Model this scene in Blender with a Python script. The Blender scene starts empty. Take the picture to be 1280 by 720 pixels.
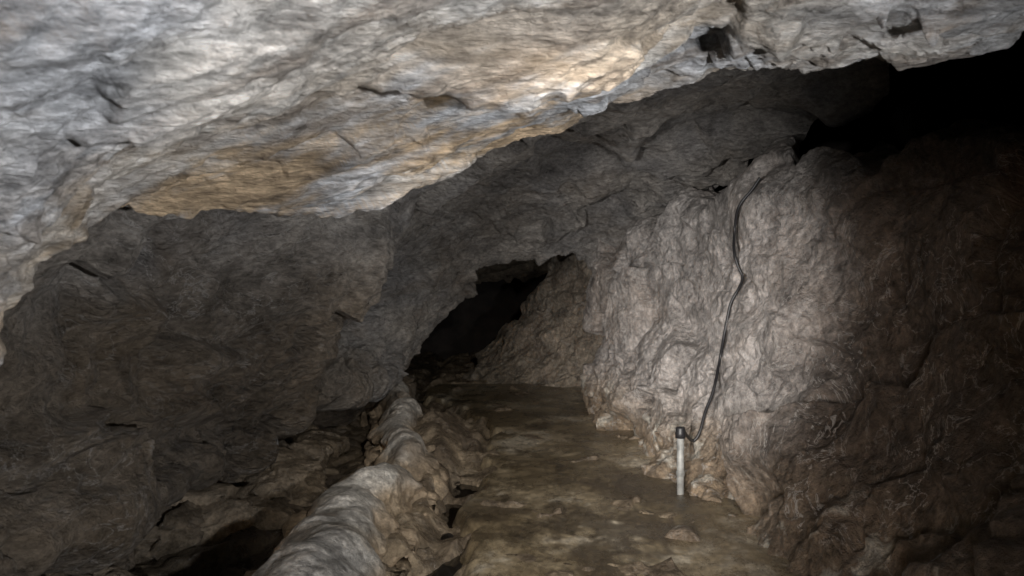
import bpy, math, random
import numpy as np
from mathutils import Vector
from mathutils.bvhtree import BVHTree
rng=np.random.RandomState(7); random.seed(7)
scene=bpy.context.scene
# ------------------------------------------------------------------ noise
PERM=rng.permutation(256); PERM=np.concatenate([PERM,PERM,PERM]).astype(np.int32)
G=rng.normal(size=(256,3)); G/=np.linalg.norm(G,axis=1)[:,None]
JIT=rng.rand(256,3); RV=rng.normal(size=(256,3)); RV/=np.linalg.norm(RV,axis=1)[:,None]; RS=rng.rand(256)*2-1
def hsh(i):
    i=i&255
    return PERM[PERM[PERM[i[:,0]]+i[:,1]]+i[:,2]]
def perlin(p):
    i=np.floor(p).astype(np.int32); f=p-i; u=f*f*f*(f*(f*6-15)+10)
    r=np.zeros(len(p))
    for a in (0,1):
        wa=u[:,0] if a else 1-u[:,0]
        for b in (0,1):
            wb=u[:,1] if b else 1-u[:,1]
            for c in (0,1):
                wc=u[:,2] if c else 1-u[:,2]
                o=np.array([a,b,c],dtype=np.int32)
                g=G[hsh(i+o)]
                r+=wa*wb*wc*np.einsum('ij,ij->i',g,f-o)
    return r
def fbm(p,s,o=4,g=.5):
    r=np.zeros(len(p)); a=1.
    for k in range(o):
        r+=a*perlin(p/s+17.3*k); s/=2.03; a*=g
    return r
def ridged(p,s,o=4,g=.5):
    r=np.zeros(len(p)); a=1.
    for k in range(o):
        r+=a*(1-2.2*np.abs(perlin(p/s+9.1*k))); s/=2.1; a*=g
    return r
def facet(p,s,wp=.3):
    q=p/s+wp*np.stack([perlin(p/s*1.3+5),perlin(p/s*1.3+31),perlin(p/s*1.3+77)],1)
    i=np.floor(q).astype(np.int32)
    best=np.full(len(p),1e9); out=np.zeros(len(p))
    for a in (-1,0,1):
        for b in (-1,0,1):
            for c in (-1,0,1):
                n=i+np.array([a,b,c],dtype=np.int32); h=hsh(n)
                d=q-(n+JIT[h]); dd=np.einsum('ij,ij->i',d,d)
                m=dd<best
                best=np.where(m,dd,best)
                out=np.where(m,np.einsum('ij,ij->i',RV[h],d)+.35*RS[h],out)
    return out
def sstep(a,b,x):
    t=np.clip((x-a)/(b-a),0,1); return t*t*(3-2*t)
def blur(g,k=1):
    for _ in range(k):
        p=np.pad(g,1,mode='edge')
        g=(p[:-2,1:-1]+2*p[1:-1,1:-1]+p[2:,1:-1])/4
        p=np.pad(g,1,mode='edge')
        g=(p[1:-1,:-2]+2*p[1:-1,1:-1]+p[1:-1,2:])/4
    return g
# ------------------------------------------------------------------ surfaces
def catmull(C,n):
    C=np.asarray(C,float); m=len(C)
    t=np.linspace(0,m-1,n); i=np.minimum(t.astype(int),m-2); f=(t-i)
    f=f.reshape((-1,)+(1,)*(C.ndim-1))
    p1=C[i]; p2=C[i+1]; p0=C[np.maximum(i-1,0)]; p3=C[np.minimum(i+2,m-1)]
    p0=np.where((i==0).reshape(f.shape),2*p1-p2,p0); p3=np.where((i==m-2).reshape(f.shape),2*p2-p1,p3)
    return .5*(2*p1+(p2-p0)*f+(2*p0-5*p1+4*p2-p3)*f*f+(3*p1-p0-3*p2+p3)*f**3)
def surf(C,nu,nv):
    A=catmull(C,nu); B=catmull(np.swapaxes(A,0,1),nv); return np.swapaxes(B,0,1)
def normals(Gd):
    du=np.gradient(Gd,axis=0); dv=np.gradient(Gd,axis=1)
    n=np.cross(du,dv); n/=np.linalg.norm(n,axis=2)[:,:,None]+1e-9; return n
def mesh_grid(name,Gd,mat,tint,wrap=False):
    nu,nv=Gd.shape[:2]; P=Gd.reshape(-1,3)
    idx=np.arange(nu*nv).reshape(nu,nv)
    F=np.stack([idx[:-1,:-1],idx[1:,:-1],idx[1:,1:],idx[:-1,1:]],-1).reshape(-1,4)
    return mesh_raw(name,P,F,mat,tint)
def mesh_raw(name,P,F,mat,tint=None,k=4):
    me=bpy.data.meshes.new(name)
    me.vertices.add(len(P)); me.vertices.foreach_set('co',P.astype(np.float32).ravel())
    me.loops.add(F.size); me.loops.foreach_set('vertex_index',F.astype(np.int32).ravel())
    me.polygons.add(len(F)); me.polygons.foreach_set('loop_start',np.arange(0,F.size,k,dtype=np.int32))
    me.polygons.foreach_set('use_smooth',np.ones(len(F),dtype=bool))
    me.update(calc_edges=True)
    if tint is not None:
        a=me.color_attributes.new('tint','FLOAT_COLOR','POINT')
        T=np.ones((len(P),4),np.float32); T[:,:3]=tint; a.data.foreach_set('color',T.ravel())
    me.materials.append(mat)
    ob=bpy.data.objects.new(name,me); scene.collection.objects.link(ob); return ob
EYE=1.5
def S(px,py,d):  # image pixel back-projected from the camera to a chosen forward distance in metres
    return ((px-640)*d/1000.0, d, EYE+(360-py)*d/1000.0)
# ------------------------------------------------------------------ materials
def rock_mat(name,stretch=(1,1,1),rot=(0,0,0),rough=(.45,.8),vein=.0,stain=.4,bump=.5,stain_col=(.30,.19,.09),spec=.4,fine=1.0,con=1.):
    m=bpy.data.materials.new(name); m.use_nodes=True; nt=m.node_tree; N=nt.nodes; L=nt.links
    N.clear(); out=N.new('ShaderNodeOutputMaterial'); bs=N.new('ShaderNodeBsdfPrincipled'); L.new(bs.outputs[0],out.inputs[0])
    geo=N.new('ShaderNodeNewGeometry'); mp=N.new('ShaderNodeMapping'); mp.vector_type='POINT'
    mp.inputs['Rotation'].default_value=rot; mp.inputs['Scale'].default_value=stretch
    L.new(geo.outputs['Position'],mp.inputs[0])
    def noise(sc,det=8,ro=.6,dist=0,v=mp,ty=None):
        n=N.new('ShaderNodeTexNoise')
        if ty: n.noise_type=ty
        n.inputs['Scale'].default_value=sc; n.inputs['Detail'].default_value=det
        n.inputs['Roughness'].default_value=ro; n.inputs['Distortion'].default_value=dist; L.new(v.outputs[0],n.inputs['Vector']); return n
    def ramp(src,stops):
        r=N.new('ShaderNodeValToRGB'); e=r.color_ramp.elements
        e[0].position,e[0].color=stops[0][0],(*stops[0][1],1); e[1].position,e[1].color=stops[-1][0],(*stops[-1][1],1)
        for p,c in stops[1:-1]:
            x=e.new(p); x.color=(*c,1)
        L.new(src,r.inputs[0]); return r
    def mix(bt,fac,a,b):
        x=N.new('ShaderNodeMix'); x.data_type='RGBA'; x.blend_type=bt
        for s,v in ((0,fac),(6,a),(7,b)):
            if hasattr(v,'default_value') or hasattr(v,'is_linked'): L.new(v,x.inputs[s])
            else: x.inputs[s].default_value=v if s==0 else (*v,1)
        return x.outputs[2]
    at=N.new('ShaderNodeAttribute'); at.attribute_name='tint'
    n2=noise(4,8,.74,.2); n3=noise(26,5,.72); n4=noise(1.1,4,.65,.6)
    g=lambda v:(v,v,v)
    c=mix('MULTIPLY',con,at.outputs['Color'],ramp(n2.outputs[0],[(.34,g(.4)),(.5,g(1.1)),(.66,g(1.8))]).outputs[0])
    c=mix('MULTIPLY',con,c,ramp(n3.outputs[0],[(.34,g(.5)),(.5,g(1.)),(.66,g(1.6))]).outputs[0])
    sf=ramp(n4.outputs[0],[(.5,g(0)),(.66,g(stain))]).outputs[0]
    c=mix('MIX',sf,c,mix('MULTIPLY',1.0,ramp(n2.outputs[0],[(.3,g(.4)),(.7,g(1.6))]).outputs[0],stain_col))
    if vein>0:
        n5=noise(2.6,5,.62,1.6)
        vf=ramp(n5.outputs[0],[(.488,g(0)),(.5,g(vein)),(.512,g(0))]).outputs[0]
        msk=ramp(n4.outputs['Color'],[(.42,g(0)),(.56,g(1))]).outputs[0]
        vf=mix('MULTIPLY',1.0,vf,msk)
        c=mix('MIX',vf,c,(.62,.59,.56))
    L.new(c,bs.inputs['Base Color'])
    rr=ramp(n2.outputs[0],[(.35,g(rough[0])),(.65,g(rough[1]))]); L.new(rr.outputs[0],bs.inputs['Roughness'])
    bs.inputs['Specular IOR Level'].default_value=spec
    nf=noise(16,7,.7,.2); nr=noise(5,6,.6,.3,ty='RIDGED_MULTIFRACTAL')
    ma=N.new('ShaderNodeMath'); ma.operation='MULTIPLY_ADD'; ma.inputs[1].default_value=-.35
    L.new(nr.outputs[0],ma.inputs[0]); L.new(nf.outputs[0],ma.inputs[2])
    b1=N.new('ShaderNodeBump'); b1.inputs['Strength'].default_value=bump; b1.inputs['Distance'].default_value=.10*fine; L.new(ma.outputs[0],b1.inputs['Height'])
    L.new(b1.outputs[0],bs.inputs['Normal'])
    return m
def plain_mat(name,col,rough=.5,var=.3,sc=30,spec=.5):
    m=bpy.data.materials.new(name); m.use_nodes=True; nt=m.node_tree; N=nt.nodes; L=nt.links; bs=N['Principled BSDF']
    n=N.new('ShaderNodeTexNoise'); n.inputs['Scale'].default_value=sc; n.inputs['Detail'].default_value=4
    g=N.new('ShaderNodeNewGeometry'); L.new(g.outputs['Position'],n.inputs['Vector'])
    r=N.new('ShaderNodeValToRGB'); r.color_ramp.elements[0].position=.3; r.color_ramp.elements[1].position=.7
    r.color_ramp.elements[0].color=(*[c*(1-var) for c in col],1); r.color_ramp.elements[1].color=(*[min(1,c*(1+var)) for c in col],1)
    L.new(n.outputs[0],r.inputs[0]); L.new(r.outputs[0],bs.inputs['Base Color']); bs.inputs['Roughness'].default_value=rough
    bs.inputs['Specular IOR Level'].default_value=spec
    return m
STR=(0,math.radians(28),math.radians(-12))
M_brow=rock_mat('pale_limestone',(.4,1.1,2.0),STR,(.45,.75),0,.4,.9,(.46,.35,.23),con=.92)
M_hang=rock_mat('dark_limestone',(.75,1,1.4),STR,(.25,.55),.45,.35,1,(.21,.155,.10),.6,con=.75)
M_wall=rock_mat('veined_limestone',(1,1,.8),(0,.3,0),(.3,.6),.85,.45,.9,(.29,.225,.175),.5,con=.85)
M_floor=rock_mat('wet_ground',(1,1,1),(0,0,0),(.12,.5),0,.5,.7,(.11,.08,.05),.5,con=.8)
M_path=rock_mat('wet_clay',(1,.6,1),(0,0,0),(.14,.45),0,.4,.4,(.13,.095,.055),.7,.4,con=.65)
M_ridge=rock_mat('calcite_crust',(1,1,1),(0,0,0),(.25,.6),0,.45,.55,(.24,.18,.125),con=.85)
# ------------------------------------------------------------------ displacement recipe
def rot_strata(P,k=(.45,1,1.5),ang=math.radians(30)):
    c,s=math.cos(ang),math.sin(ang)
    return np.stack([(P[:,0]*c+P[:,2]*s)*k[0],P[:,1]*k[1],(-P[:,0]*s+P[:,2]*c)*k[2]],1)
def rockify(Gd,amp=1.,strata=(.45,1,1.5),ang=math.radians(30),big=.16,mid=.10,small=.03,fine=.012,seed=0,streak=0.,ms=.7,chip=.014,extra=None,bl=1):
    n=normals(Gd).reshape(-1,3); P=Gd.reshape(-1,3); Q=rot_strata(P,strata,ang)+seed
    W=Q+.10*fbm(Q,.5,3)[:,None]
    hard=mid*facet(W,ms)+small*2*facet(W+3,ms*.4)
    if extra is not None: hard=hard+extra(P)
    hard=blur(hard.reshape(Gd.shape[:2]),bl+1).ravel()
    d=hard+big*fbm(Q,1.2,3,.5)+blur((chip*facet(W+7,ms*.17)).reshape(Gd.shape[:2]),1).ravel()+small*fbm(P,.22,4,.6)+fine*ridged(P,.12,3,.6)
    if streak: 
        Q2=rot_strata(P,(.22,.8,2.2),ang)+seed
        d+=streak*ridged(Q2+.1*fbm(P,.6,2)[:,None],.42,4,.55)
    return (P+n*(amp*d)[:,None]).reshape(Gd.shape)
def tintmix(a,b,t): return np.array(a)[None]*(1-t)[:,None]+np.array(b)[None]*t[:,None]
# ------------------------------------------------------------------ hanging wall (sloping roof + left side)
H=[
 [(-1.9,.3,.45),(-2.3,.3,.9),(-2.5,.3,1.5),(-2.4,.3,2.2),(-1.8,.3,2.9),(-.2,.3,3.4),(2.2,.3,3.5)],
 [(-1.9,1.8,.45),(-2.15,1.8,.85),(-2.3,1.8,1.3),(-2.1,1.8,1.9),(-1.5,1.8,2.6),(-.1,1.8,3.2),(2.1,1.8,3.4)],
 [S(0,715,2.9),S(-60,600,2.9),S(-60,450,2.9),S(20,300,2.9),S(200,100,2.9),S(600,-150,2.9),S(1330,-200,2.9)],
 [S(200,610,4),S(150,520,4),S(170,400,4),S(270,270,4),S(450,120,4),S(700,-20,4),S(1150,-90,4)],
 [S(300,555,5),S(270,480,4.9),S(290,390,4.8),S(370,280,4.8),S(490,180,5),S(700,75,5),S(1150,5,5)],
 [S(375,520,6),S(375,455,5.8),S(400,380,5.7),S(450,295,5.7),S(530,215,6),S(700,135,6),S(1110,85,6)],
 [S(440,488,7.5),S(400,440,7.9),S(415,370,8.0),S(475,300,8.0),S(575,230,7.8),S(720,180,7.6),S(980,175,7.5)],
 [S(485,463,9),S(500,430,9),S(525,385,9),S(570,318,9),S(632,275,9),S(715,258,9),S(860,245,9)],
 [S(497,455,9.9),S(530,415,9.9),S(558,378,9.9),S(598,340,9.9),S(650,318,9.9),S(705,310,9.9),S(765,335,9.9)],
 [S(400,462,10.3),S(430,390,10.4),S(470,320,10.4),S(540,250,10.4),S(640,215,10.4),S(720,225,10.4),S(850,290,10.3)],
 [S(300,480,12),S(320,410,12),S(380,320,12),S(500,250,12),S(640,225,12),S(740,235,12),S(850,290,12)],
 [S(390,475,14.5),S(410,440,14.5),S(450,380,14.5),S(540,310,14.5),S(630,290,14.5),S(720,290,14.5),S(820,330,14.5)],
 [S(480,470,17),S(490,450,17),S(520,415,17),S(575,365,17),S(640,345,17),S(700,345,17),S(780,365,17)],
]
Hg=surf(np.array(H),800,400)
lip=Hg[:,0].copy()
und=[]
for q in np.linspace(1.9,0.08,16):
    if q<=1: a=q*math.pi; und.append(lip+np.array([-.11*(1-math.cos(a)),0,-.06*math.sin(a)]))
    else: und.append(lip+np.array([-.22-.5*(q-1),0,.25*(q-1)]))
Hg=np.concatenate([np.stack(und,1),Hg],1)
Hd=rockify(Hg,1.0,big=.30,mid=.22,small=.036,seed=4,streak=.035)
P=Hd.reshape(-1,3); t=sstep(-.2,.35,fbm(P,.9,3)); T=tintmix((.35,.325,.30),(.25,.24,.235),t)
k=sstep(2.1,1.2,P[:,2]+.35*fbm(P,.8,4))*sstep(8.5,6.5,P[:,1]); T=T*(1-k)[:,None]+np.array((.145,.118,.09))[None]*k[:,None]  # darker brown low on the near wall: shade put into the tint
k=sstep(10.3,11,P[:,1]); T=T*(1-k)[:,None]+np.array((.40,.33,.25))[None]*k[:,None]
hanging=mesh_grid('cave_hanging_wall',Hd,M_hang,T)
# ------------------------------------------------------------------ brow (near ceiling slab)
px=[-260,-120,0,130,300,440,600,740,860,1050,1180,1300,1500]
up=[330,210,140,115,98,90,86,76,18,6,-10,-50,-120]
upd=[1.5,1.6,1.7,1.8,1.95,2.1,2.3,2.45,2.5,2.45,2.35,2.25,2.1]
lp=[545,440,335,240,232,222,170,102,56,46,28,-22,-90]
lpd=[2.0,2.2,2.35,2.6,2.9,3.2,3.35,3.3,3.15,3.0,2.8,2.6,2.4]
B=[[] for _ in range(9)]
for i in range(len(px)):
    a=np.array(S(px[i],up[i],upd[i])); b=np.array(S(px[i],lp[i],lpd[i])); lf=max(0,min(1,(300-px[i])/400))
    st=max(0,min(1,(px[i]-60)/200))*max(0,min(1,(800-px[i])/160))
    B[0].append((a[0]*1.25,-.9,a[2]+.75)); B[1].append((a[0]*1.12,.6,a[2]+.38))
    B[2].append(tuple(a+np.array([0,-.35,.10]))); B[3].append(tuple(a)); 
    B[4].append(tuple(a+np.array([0,.15+.04*st,.02+.14*st])))
    B[5].append(tuple(.5*(a+b)+np.array([0,.05,.03*st]))); B[6].append(tuple(b))
    B[7].append(tuple(b+np.array([-.25*lf,.22,.22]))); B[8].append(tuple(b+np.array([-.7*lf,.55,1.1-.4*lf])))
Bg=surf(np.array(B),540,960)
Bd=rockify(Bg,1.0,strata=(.35,1,1.7),ang=math.radians(22),big=.12,mid=.045,small=.024,fine=.006,seed=11,streak=.055,ms=.6,chip=.014,bl=3)
P=Bd.reshape(-1,3)
t=sstep(-.15,.3,fbm(P+3,.7,3)); T=tintmix((.44,.45,.47),(.58,.555,.52),t)
Q=rot_strata(P,(.3,.8,2.0),math.radians(22))
s1=fbm(Q+21,.4,6,.68)
w=sstep(-.15,.35,s1)*sstep(1.6,2.6,P[:,1])*sstep(1.1,.0,P[:,0])*.9
T=T*(1-w)[:,None]+np.array((.48,.345,.205))[None]*w[:,None]
w=sstep(.08,.4,fbm(Q+50,.28,6,.65))*.65
T=T*(1-w)[:,None]+np.array((.20,.16,.125))[None]*w[:,None]
brow=mesh_grid('cave_ceiling',Bd,M_brow,T)
# ------------------------------------------------------------------ right wall
R=[
 [S(830,540,13),S(830,470,13),S(830,420,13),S(830,380,13),S(830,330,13),S(830,280,13)],
 [S(790,530,10.8),S(800,470,10.8),S(810,420,10.8),S(810,380,10.8),S(810,335,10.8),S(810,280,11)],
 [S(733,530,9.9),S(740,470,9.9),S(746,420,9.9),S(750,380,9.9),S(752,347,9.9),S(760,290,10.2)],
 [S(748,545,9),S(757,480,9.1),S(765,420,9.1),S(770,370,9.1),S(778,322,9.1),S(790,275,9.3)],
 [S(765,570,8),S(785,490,8.1),S(800,420,8.2),S(812,350,8.2),S(822,295,8.3),S(838,256,8.6)],
 [S(790,600,6.9),S(825,510,7.1),S(852,430,7.1),S(872,350,7.1),S(888,285,7.3),S(900,240,7.7)],
 [S(830,640,5.9),S(880,540,6.1),S(912,440,6.1),S(935,350,6.1),S(950,270,6.2),S(965,209,6.7)],
 [S(838,695,4.9),S(935,590,5.2),S(985,470,5.35),S(1005,370,5.45),S(1022,275,5.6),S(1045,200,6.0)],
 [S(842,765,4.1),S(980,650,4.4),S(1070,500,4.7),S(1100,380,4.9),S(1120,280,5.0),S(1140,215,5.3)],
 [S(870,860,3.4),S(1060,720,3.7),S(1180,540,3.9),S(1220,380,4.0),S(1240,270,4.1),S(1270,190,4.3)],
 [S(1000,1010,2.6),S(1250,800,2.8),S(1400,560,3.0),S(1450,380,3.1),S(1480,220,3.2),S(1500,120,3.4)],
 [(1.3,1,-.3),(1.9,1,.4),(2.2,1,1),(2.3,1,1.6),(2.4,1,2.1),(2.5,1,2.6)],
 [(1.3,-1.4,-.3),(1.9,-1.4,.4),(2.2,-1.4,1),(2.3,-1.4,1.6),(2.4,-1.4,2.1),(2.5,-1.4,2.6)],
]
R=np.array(R); top=R[:,-1:]+np.array([.8,.25,.08]); top2=R[:,-1:]+np.array([2.2,.6,.3]); R=np.concatenate([R,top,top2],1)
Rg=surf(R,720,450)
def footx(P): return sstep(.8,.3,P[:,2])*(.09*facet(P+13,.4)+.035*facet(P+3,.14))
Rd=rockify(Rg,-1.0,strata=(1,1,.75),ang=.3,big=.26,mid=.21,small=.034,fine=.007,seed=23,ms=.8,chip=.014,extra=footx)
P=Rd.reshape(-1,3)
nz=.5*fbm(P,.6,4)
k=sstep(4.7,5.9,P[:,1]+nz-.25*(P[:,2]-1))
T=tintmix((.135,.107,.086),(.42,.39,.37),k)  # near end darker brown, with the light pool's falloff put into the tint
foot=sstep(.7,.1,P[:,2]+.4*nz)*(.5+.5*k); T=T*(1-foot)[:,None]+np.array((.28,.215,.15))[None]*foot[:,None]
w=sstep(.22,.36,fbm(P+60,.25,5,.6))*sstep(.5,.3,P[:,2])*.8; T=T*(1-w)[:,None]+np.array((.6,.57,.5))[None]*w[:,None]
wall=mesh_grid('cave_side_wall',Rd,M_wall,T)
# ------------------------------------------------------------------ inner passage slab
I=[[S(560,500,14.5),S(600,455,14.5),S(660,390,14.6),S(700,320,14.8)],
   [S(580,495,13),S(628,445,13.2),S(668,390,13.5),S(705,300,13.7)],
   [S(650,505,12.3),S(690,445,12.5),S(720,380,12.7),S(745,290,12.9)],
   [S(790,520,11.6),S(795,445,11.7),S(800,380,11.8),S(810,280,12)]]
Ig=surf(np.array(I),260,220)
Id=rockify(Ig,-1,big=.15,mid=.2,small=.05,seed=41)
slab=mesh_grid('leaning_rock_slab',Id,M_wall,np.tile(np.array([[.36,.31,.25]]),(Id.shape[0]*Id.shape[1],1)))
# ------------------------------------------------------------------ undercut wall left
U=[]
for y in (.2,2,3,4,5,6,7,8,9,10,11.5):
    x=-2.35 if y<9 else -2.35+.35*(y-9)
    x+=.12*math.sin(y*2.1)
    U.append([(x+.25,y,-.3),(x+.1,y,0),(x-.05,y,.25),(x-.2,y,.6),(x-.2,y,1.2)])
Ug=surf(np.array(U),420,110)
Ud=rockify(Ug,-1,strata=(1,1,1),ang=0,big=.3,mid=.3,small=.05,seed=53,ms=.5)
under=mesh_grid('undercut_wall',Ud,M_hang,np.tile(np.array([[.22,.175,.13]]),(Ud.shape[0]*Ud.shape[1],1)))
# ------------------------------------------------------------------ ground sheet
def pathL(y): return np.interp(y,[0,3,4.2,5.4,6.8,8.3,9.3,10.3,11,14],[-.35,-.36,-.34,-.37,-.28,-.24,-.42,-.75,-1.2,-1.4])
def ridgeX(y): return np.interp(y,[0,2,3.4,4.4,5.75,7.2,8.4,9.6,11],[-1.1,-1.05,-.99,-.94,-.87,-.95,-1.15,-1.45,-1.8])
X,Y=np.meshgrid(np.linspace(-3.2,2.6,360),np.linspace(-1.4,19,760),indexing='ij')
P0=np.stack([X.ravel(),Y.ravel(),0*X.ravel()],1)
z=-.10+.07*fbm(P0,.8,4)+.11*facet(P0,.4)+.03*facet(P0+4,.13)+.02*ridged(P0,.12,3)
rx=ridgeX(P0[:,1]); pl=pathL(P0[:,1])
z+=-.10*np.exp(-((P0[:,0]-(pl-.12))/.13)**2)
z+=.14*np.exp(-((P0[:,0]-(rx+.28))/.16)**2)*sstep(4.2,5.5,P0[:,1])*sstep(9.5,8,P0[:,1])
z+=.16*sstep(6.8,7.6,P0[:,1]+.4*fbm(P0,.4,2))*sstep(9.6,8.8,P0[:,1])*sstep(-.25,-.35,P0[:,0])*sstep(-1.1,-1.0,P0[:,0])
z+=-.04*sstep(-1.2,-1.5,P0[:,0])
P0[:,2]=blur(z.reshape(X.shape),1).ravel()
t=sstep(-.2,.3,fbm(P0,.5,3)); T=tintmix((.16,.125,.09),(.34,.27,.19),t)
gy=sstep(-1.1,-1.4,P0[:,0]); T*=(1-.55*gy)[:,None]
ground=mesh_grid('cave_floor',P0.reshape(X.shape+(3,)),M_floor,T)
# footpath
u=np.linspace(0,1,260); yy=np.linspace(-1.3,12.5,760)
UU,YY=np.meshgrid(u,yy,indexing='ij'); L_=pathL(YY)+.05*np.sin(YY*3.1)+.03*np.sin(YY*7.7)
XX=L_+(1.9-L_)*UU
P1=np.stack([XX.ravel(),YY.ravel(),0*XX.ravel()],1)
e=(XX-L_).ravel(); e=e+.08*fbm(P1,.3,4)
z=-.16+.16*sstep(-.01,.11,e)+.018*fbm(P1,.9,3)+.009*fbm(P1,.2,4,.6)+.03*sstep(.9,1.3,P1[:,0])
P1[:,2]=z
f=fbm(P1*np.array([1,.75,1])+5,.75,5,.6)
t=sstep(-.3,.35,f+.15*fbm(P1,.12,4,.7)); T=tintmix((.17,.132,.08),(.35,.285,.19),t)
t2=sstep(.2,.5,f+.3*fbm(P1,.15,5,.7))*.8; T=T*(1-t2)[:,None]+np.array((.56,.50,.40))[None]*t2[:,None]
t3=sstep(.10,.36,fbm(P1*np.array([1,.6,1])+31,.6,5,.65))*.8; T=T*(1-t3)[:,None]+np.array((.075,.057,.036))[None]*t3[:,None]
path=mesh_grid('footpath',P1.reshape(XX.shape+(3,)),M_path,T)
# flowstone ridge
ys=np.linspace(.5,10.6,820); th=np.linspace(-.15*math.pi,1.15*math.pi,160)
TH,YS=np.meshgrid(th,ys,indexing='ij')
w=np.interp(YS,[0,3.4,4.2,5.0,5.75,6.4,7.2,8.4,9.6,11],[.36,.35,.28,.29,.19,.22,.16,.22,.22,.2]); h=np.interp(YS,[0,3.4,4.4,5.2,5.8,6.5,7.2,8.0,8.8,9.6,11],[.36,.36,.28,.34,.26,.32,.26,.34,.30,.42,.3])
n1=perlin(np.stack([0*ys,ys*1.9,0*ys+3],1)); n2=perlin(np.stack([0*ys+7,ys*2.3,0*ys+3],1))
w=w*(1+.4*n1[None]); h=h*(1+.35*n2[None])
cx=ridgeX(YS)+.06*np.sin(YS*2.3)+.10*n2[None]
Gr=np.stack([cx+np.cos(TH)*w*(1+.45*(np.sin(TH)<.3)),YS,-.14+np.sign(np.sin(TH))*np.abs(np.sin(TH))**.8*(h+.12)],-1)
n=normals(Gr).reshape(-1,3); P=Gr.reshape(-1,3)
side=sstep(.22,.05,P[:,2])
d=.13*fbm(P,.6,3)+.07*facet(P,.35)*(.3+1.2*side)+.025*facet(P+2,.13)*(.25+side)
d=blur(d.reshape(TH.shape),3).ravel()+.03*fbm(P,.14,4,.55)*(.4+side)
P=P+n*d[:,None]
side=sstep(.28,.10,P[:,2]+.12*fbm(P,.3,3))
T=tintmix((.42,.40,.37),(.32,.25,.175),side)
w=sstep(0,.3,fbm(P+9,.35,5,.6))*.5; T=T*(1-w)[:,None]+np.array((.24,.19,.14))[None]*w[:,None]
ridge=mesh_grid('flowstone_ridge',P.reshape(Gr.shape),M_ridge,T)
# rubble
def ico(sub):
    import bmesh
    bm=bmesh.new(); bmesh.ops.create_icosphere(bm,subdivisions=sub,radius=1)
    V=np.array([v.co[:] for v in bm.verts]); F=np.array([[v.index for v in f.verts] for f in bm.faces]); bm.free(); return V,F
V0,F0=ico(5)
VV=[];FF=[];TT=[];off=0
def stone(x,y,z,r):
    global off
    s=np.array([random.uniform(.8,1.5),random.uniform(.8,1.4),random.uniform(.5,.8)])*r
    q0=random.random()*50
    V=V0*(1+.45*facet(V0+q0,.9)+.25*fbm(V0+q0,.7,5,.55))[:,None]*s
    a=random.random()*6.28; c,q=math.cos(a),math.sin(a)
    V=np.stack([V[:,0]*c-V[:,1]*q,V[:,0]*q+V[:,1]*c,V[:,2]],1)+np.array([x,y,z])
    VV.append(V); FF.append(F0+off); off+=len(V)
    c=random.uniform(.7,1.2); TT.append(np.tile(np.array([[.25*c,.20*c,.145*c]]),(len(V),1)))
for _ in range(14):
    y=random.uniform(3.2,9); stone(-2.15+random.uniform(-.1,.3),y,-.08,random.uniform(.15,.36))
for _ in range(22):
    y=random.uniform(3.5,9); stone(ridgeX(y)+random.uniform(.2,.36),y,-.1,random.uniform(.05,.15))
for _ in range(9):
    y=random.uniform(3.6,9); stone(np.interp(y,[3.6,5,6,7,9],[1.0,1.15,1.28,1.18,1.05])+random.uniform(-.03,.12),y,-.02,random.uniform(.03,.10))
mesh_raw('rubble',np.concatenate(VV),np.concatenate(FF),M_floor,np.concatenate(TT),3)
# puddle water
def water_mat():
    m=bpy.data.materials.new('still_water'); m.use_nodes=True; b=m.node_tree.nodes['Principled BSDF']
    b.inputs['Base Color'].default_value=(.012,.009,.006,1); b.inputs['Roughness'].default_value=.04
    N=m.node_tree.nodes; n=N.new('ShaderNodeTexNoise'); n.inputs['Scale'].default_value=6
    bp=N.new('ShaderNodeBump'); bp.inputs['Strength'].default_value=.05; m.node_tree.links.new(n.outputs[0],bp.inputs['Height']); m.node_tree.links.new(bp.outputs[0],b.inputs['Normal'])
    return m
Wg=np.zeros((60,200,3)); Wx,Wy=np.meshgrid(np.linspace(0,1,60),np.linspace(3,11.5,200),indexing='ij')
Wg[...,0]=ridgeX(Wy)+(pathL(Wy)+.1-ridgeX(Wy))*Wx; Wg[...,1]=Wy; Wg[...,2]=-.125
mesh_raw('puddle',Wg.reshape(-1,3),np.stack([np.arange(12000).reshape(60,200)[a:60-1+a,b:200-1+b] for a,b in ((0,0),(1,0),(1,1),(0,1))],-1).reshape(-1,4),water_mat())
# ------------------------------------------------------------------ surrounding rock mass with an opening behind the viewer, shaped to gate the sun
def box_side(o,u,v,nu,nv,hole=None):
    o=np.array(o,float); u=np.array(u,float); v=np.array(v,float)
    a,b=np.meshgrid(np.linspace(0,1,nu),np.linspace(0,1,nv),indexing='ij')
    Pn=o+a[...,None]*u+b[...,None]*v; idx=np.arange(nu*nv).reshape(nu,nv)
    F=np.stack([idx[:-1,:-1],idx[1:,:-1],idx[1:,1:],idx[:-1,1:]],-1).reshape(-1,4)
    Q=Pn.reshape(-1,3)
    if hole is not None:
        c=Q[F].mean(1); F=F[~hole(c)]
    return Q,F
def sun_gate(c):
    r=.25*fbm(c,.6,3)
    return (c[:,0]>-2.7+r)&(c[:,0]<.0+r)&(c[:,2]<3.0+r)
parts=[box_side((-9,-1.4,-1),(18,0,0),(0,0,7),240,90,sun_gate),box_side((-9,21,-1),(18,0,0),(0,0,7),20,10),
 box_side((-9,-1.4,-1),(0,22.4,0),(0,0,7),20,10),box_side((9,-1.4,-1),(0,22.4,0),(0,0,7),20,10),box_side((-9,-1.4,6),(18,0,0),(0,22.4,0),10,20)]
Ps=[];Fs=[];o=0
for p,f in parts: Ps.append(p);Fs.append(f+o);o+=len(p)
Pa=np.concatenate(Ps); 
mesh_raw('bedrock',Pa,np.concatenate(Fs),plain_mat('bedrock_dark',(.06,.05,.045),.8,.4,3))
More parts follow.
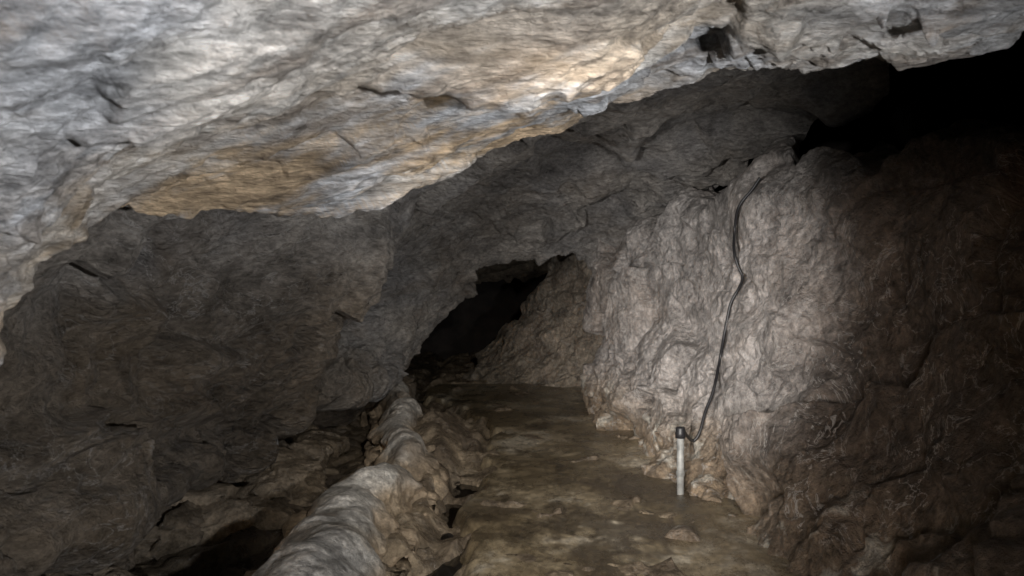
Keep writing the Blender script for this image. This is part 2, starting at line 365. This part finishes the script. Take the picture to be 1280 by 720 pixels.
g=plain_mat('gravel_soil',(.3,.27,.22),.9,.3,4)
gp,gf=box_side((-100,-100,-.42),(200,0,0),(0,200,0),20,20); mesh_raw('ground',gp,gf,g)
# ------------------------------------------------------------------ pipe post and cable
bvh=BVHTree.FromObject(wall,bpy.context.evaluated_depsgraph_get())
def tube(name,pts,rad,mat,parent=None,seg=14):
    cu=bpy.data.curves.new(name,'CURVE'); cu.dimensions='3D'; sp=cu.splines.new('NURBS'); sp.points.add(len(pts)-1)
    for q,p in zip(sp.points,pts): q.co=(*p,1)
    sp.use_endpoint_u=True; sp.order_u=3; cu.bevel_depth=rad; cu.bevel_resolution=4; cu.resolution_u=6; cu.use_fill_caps=True; cu.materials.append(mat)
    ob=bpy.data.objects.new(name,cu); scene.collection.objects.link(ob)
    if parent: ob.parent=parent
    return ob
post=bpy.data.objects.new('cable_conduit_post',None); scene.collection.objects.link(post)
M_pvc=plain_mat('weathered_pvc',(.28,.285,.275),.5,.4,18); M_blk=plain_mat('black_rubber',(.018,.018,.02),.45,.3,40)
def lathe(name,prof,cx,cy,mat,seg=32):
    Pn=[];F=[]
    for r,zz in prof:
        for i in range(seg): a=2*math.pi*i/seg; Pn.append((cx+r*math.cos(a),cy+r*math.sin(a),zz))
    for j in range(len(prof)-1):
        for i in range(seg): F.append((j*seg+i,j*seg+(i+1)%seg,(j+1)*seg+(i+1)%seg,(j+1)*seg+i))
    ob=mesh_raw(name,np.array(Pn,float),np.array(F),mat); ob.parent=post; return ob
cx,cy=1.2,5.7
lathe('pipe',[(.001,-.1),(.026,-.1),(.026,.44),(.023,.442),(.001,.442)],cx,cy,M_pvc)
lathe('pipe_collar',[(.027,.16),(.031,.165),(.031,.195),(.027,.2)],cx,cy,M_pvc)
lathe('cap',[(.026,.43),(.036,.432),(.037,.47),(.034,.478),(.034,.50),(.028,.51),(.001,.512)],cx,cy,M_blk)
cable_px=[(950,222),(940,238),(930,248),(921,262),(918,290),(917,315),(923,335),(930,347),(923,362),(913,378),(909,400),(904,425),(900,450),(895,475),(890,495),(884,508),(880,520),(876,538),(870,550),(863,552),(857,545)]  # cable course in image pixels, cast from the eye onto the side wall
eye=Vector((0,0,EYE)); pts=[]
for a,b in cable_px:
    d=Vector(S(a,b,1))-eye; d.normalize(); h=bvh.ray_cast(eye,d)
    pts.append((h[0]-eye).length if h[0] is not None else (pts[-1] if pts else 7.0))
ln=[min(pts[max(0,i-1):i+2]) for i in range(len(pts))]
pts=[eye+(Vector(S(a,b,1))-eye).normalized()*(l-.035) for (a,b),l in zip(cable_px,ln)]
pts=pts[:-1]+[Vector((cx+.01,cy-.005,.50))]
tube('power_cable',pts,.0115,M_blk)
# ------------------------------------------------------------------ light
w=bpy.data.worlds.new('World'); scene.world=w; w.use_nodes=True; nt=w.node_tree
sky=nt.nodes.new('ShaderNodeTexSky'); sky.sky_type='NISHITA'; sky.sun_disc=False
D=Vector((.30,1,-.05)).normalized()
sky.sun_elevation=math.radians(3); sky.sun_rotation=math.atan2(-D.x,-D.y)
nt.links.new(sky.outputs[0],nt.nodes['Background'].inputs[0]); nt.nodes['Background'].inputs[1].default_value=.12
sl=bpy.data.lights.new('sun','SUN'); sl.energy=2.5; sl.angle=math.radians(20); sl.color=(1,.97,.95)
so=bpy.data.objects.new('sun',sl); so.rotation_euler=D.to_track_quat('-Z','Y').to_euler(); so.location=(-3,-8,4); scene.collection.objects.link(so)
def spot(name,loc,tgt,en,ang,blend=1.,rad=.1,col=(1,.97,.94)):
    l=bpy.data.lights.new(name,'SPOT'); l.energy=en; l.spot_size=math.radians(ang); l.spot_blend=blend; l.shadow_soft_size=rad; l.color=col
    o=bpy.data.objects.new(name,l); o.location=loc; o.rotation_euler=(Vector(tgt)-Vector(loc)).to_track_quat('-Z','Y').to_euler(); scene.collection.objects.link(o)
spot('added_spot',(-1.0,.4,1.35),(1.2,6.6,1.3),1300,33,rad=.06)  # added out of view, inferred from the lamplight pool on the side wall
spot('added_spot',(1.2,-.6,1.3),(-1.5,2.3,1.9),560,86,rad=.05,col=(.97,.98,1))  # added out of view to brighten the near ceiling slab
spot('added_spot',(1.5,-.4,1.0),(.1,6,2.6),380,46,rad=.05,col=(.99,.98,.97))  # added unseen fill that lifts the sloping roof
spot('added_spot',(.5,.8,2.15),(.1,6.6,.1),640,46,rad=.06,col=(1,.95,.87))  # added unseen downlight to brighten the path and ridge
# ------------------------------------------------------------------ camera
cam=bpy.data.cameras.new('camera'); cam.lens=28.125; cam.sensor_width=36; cam.clip_start=.05; cam.clip_end=400
cam.dof.use_dof=True; cam.dof.focus_distance=6.2; cam.dof.aperture_fstop=4.0
co=bpy.data.objects.new('camera',cam); co.location=(0,0,EYE); co.rotation_euler=(math.radians(90),0,0); scene.collection.objects.link(co); scene.camera=co
scene.view_settings.view_transform='Standard'; scene.view_settings.look='None'; scene.view_settings.exposure=0
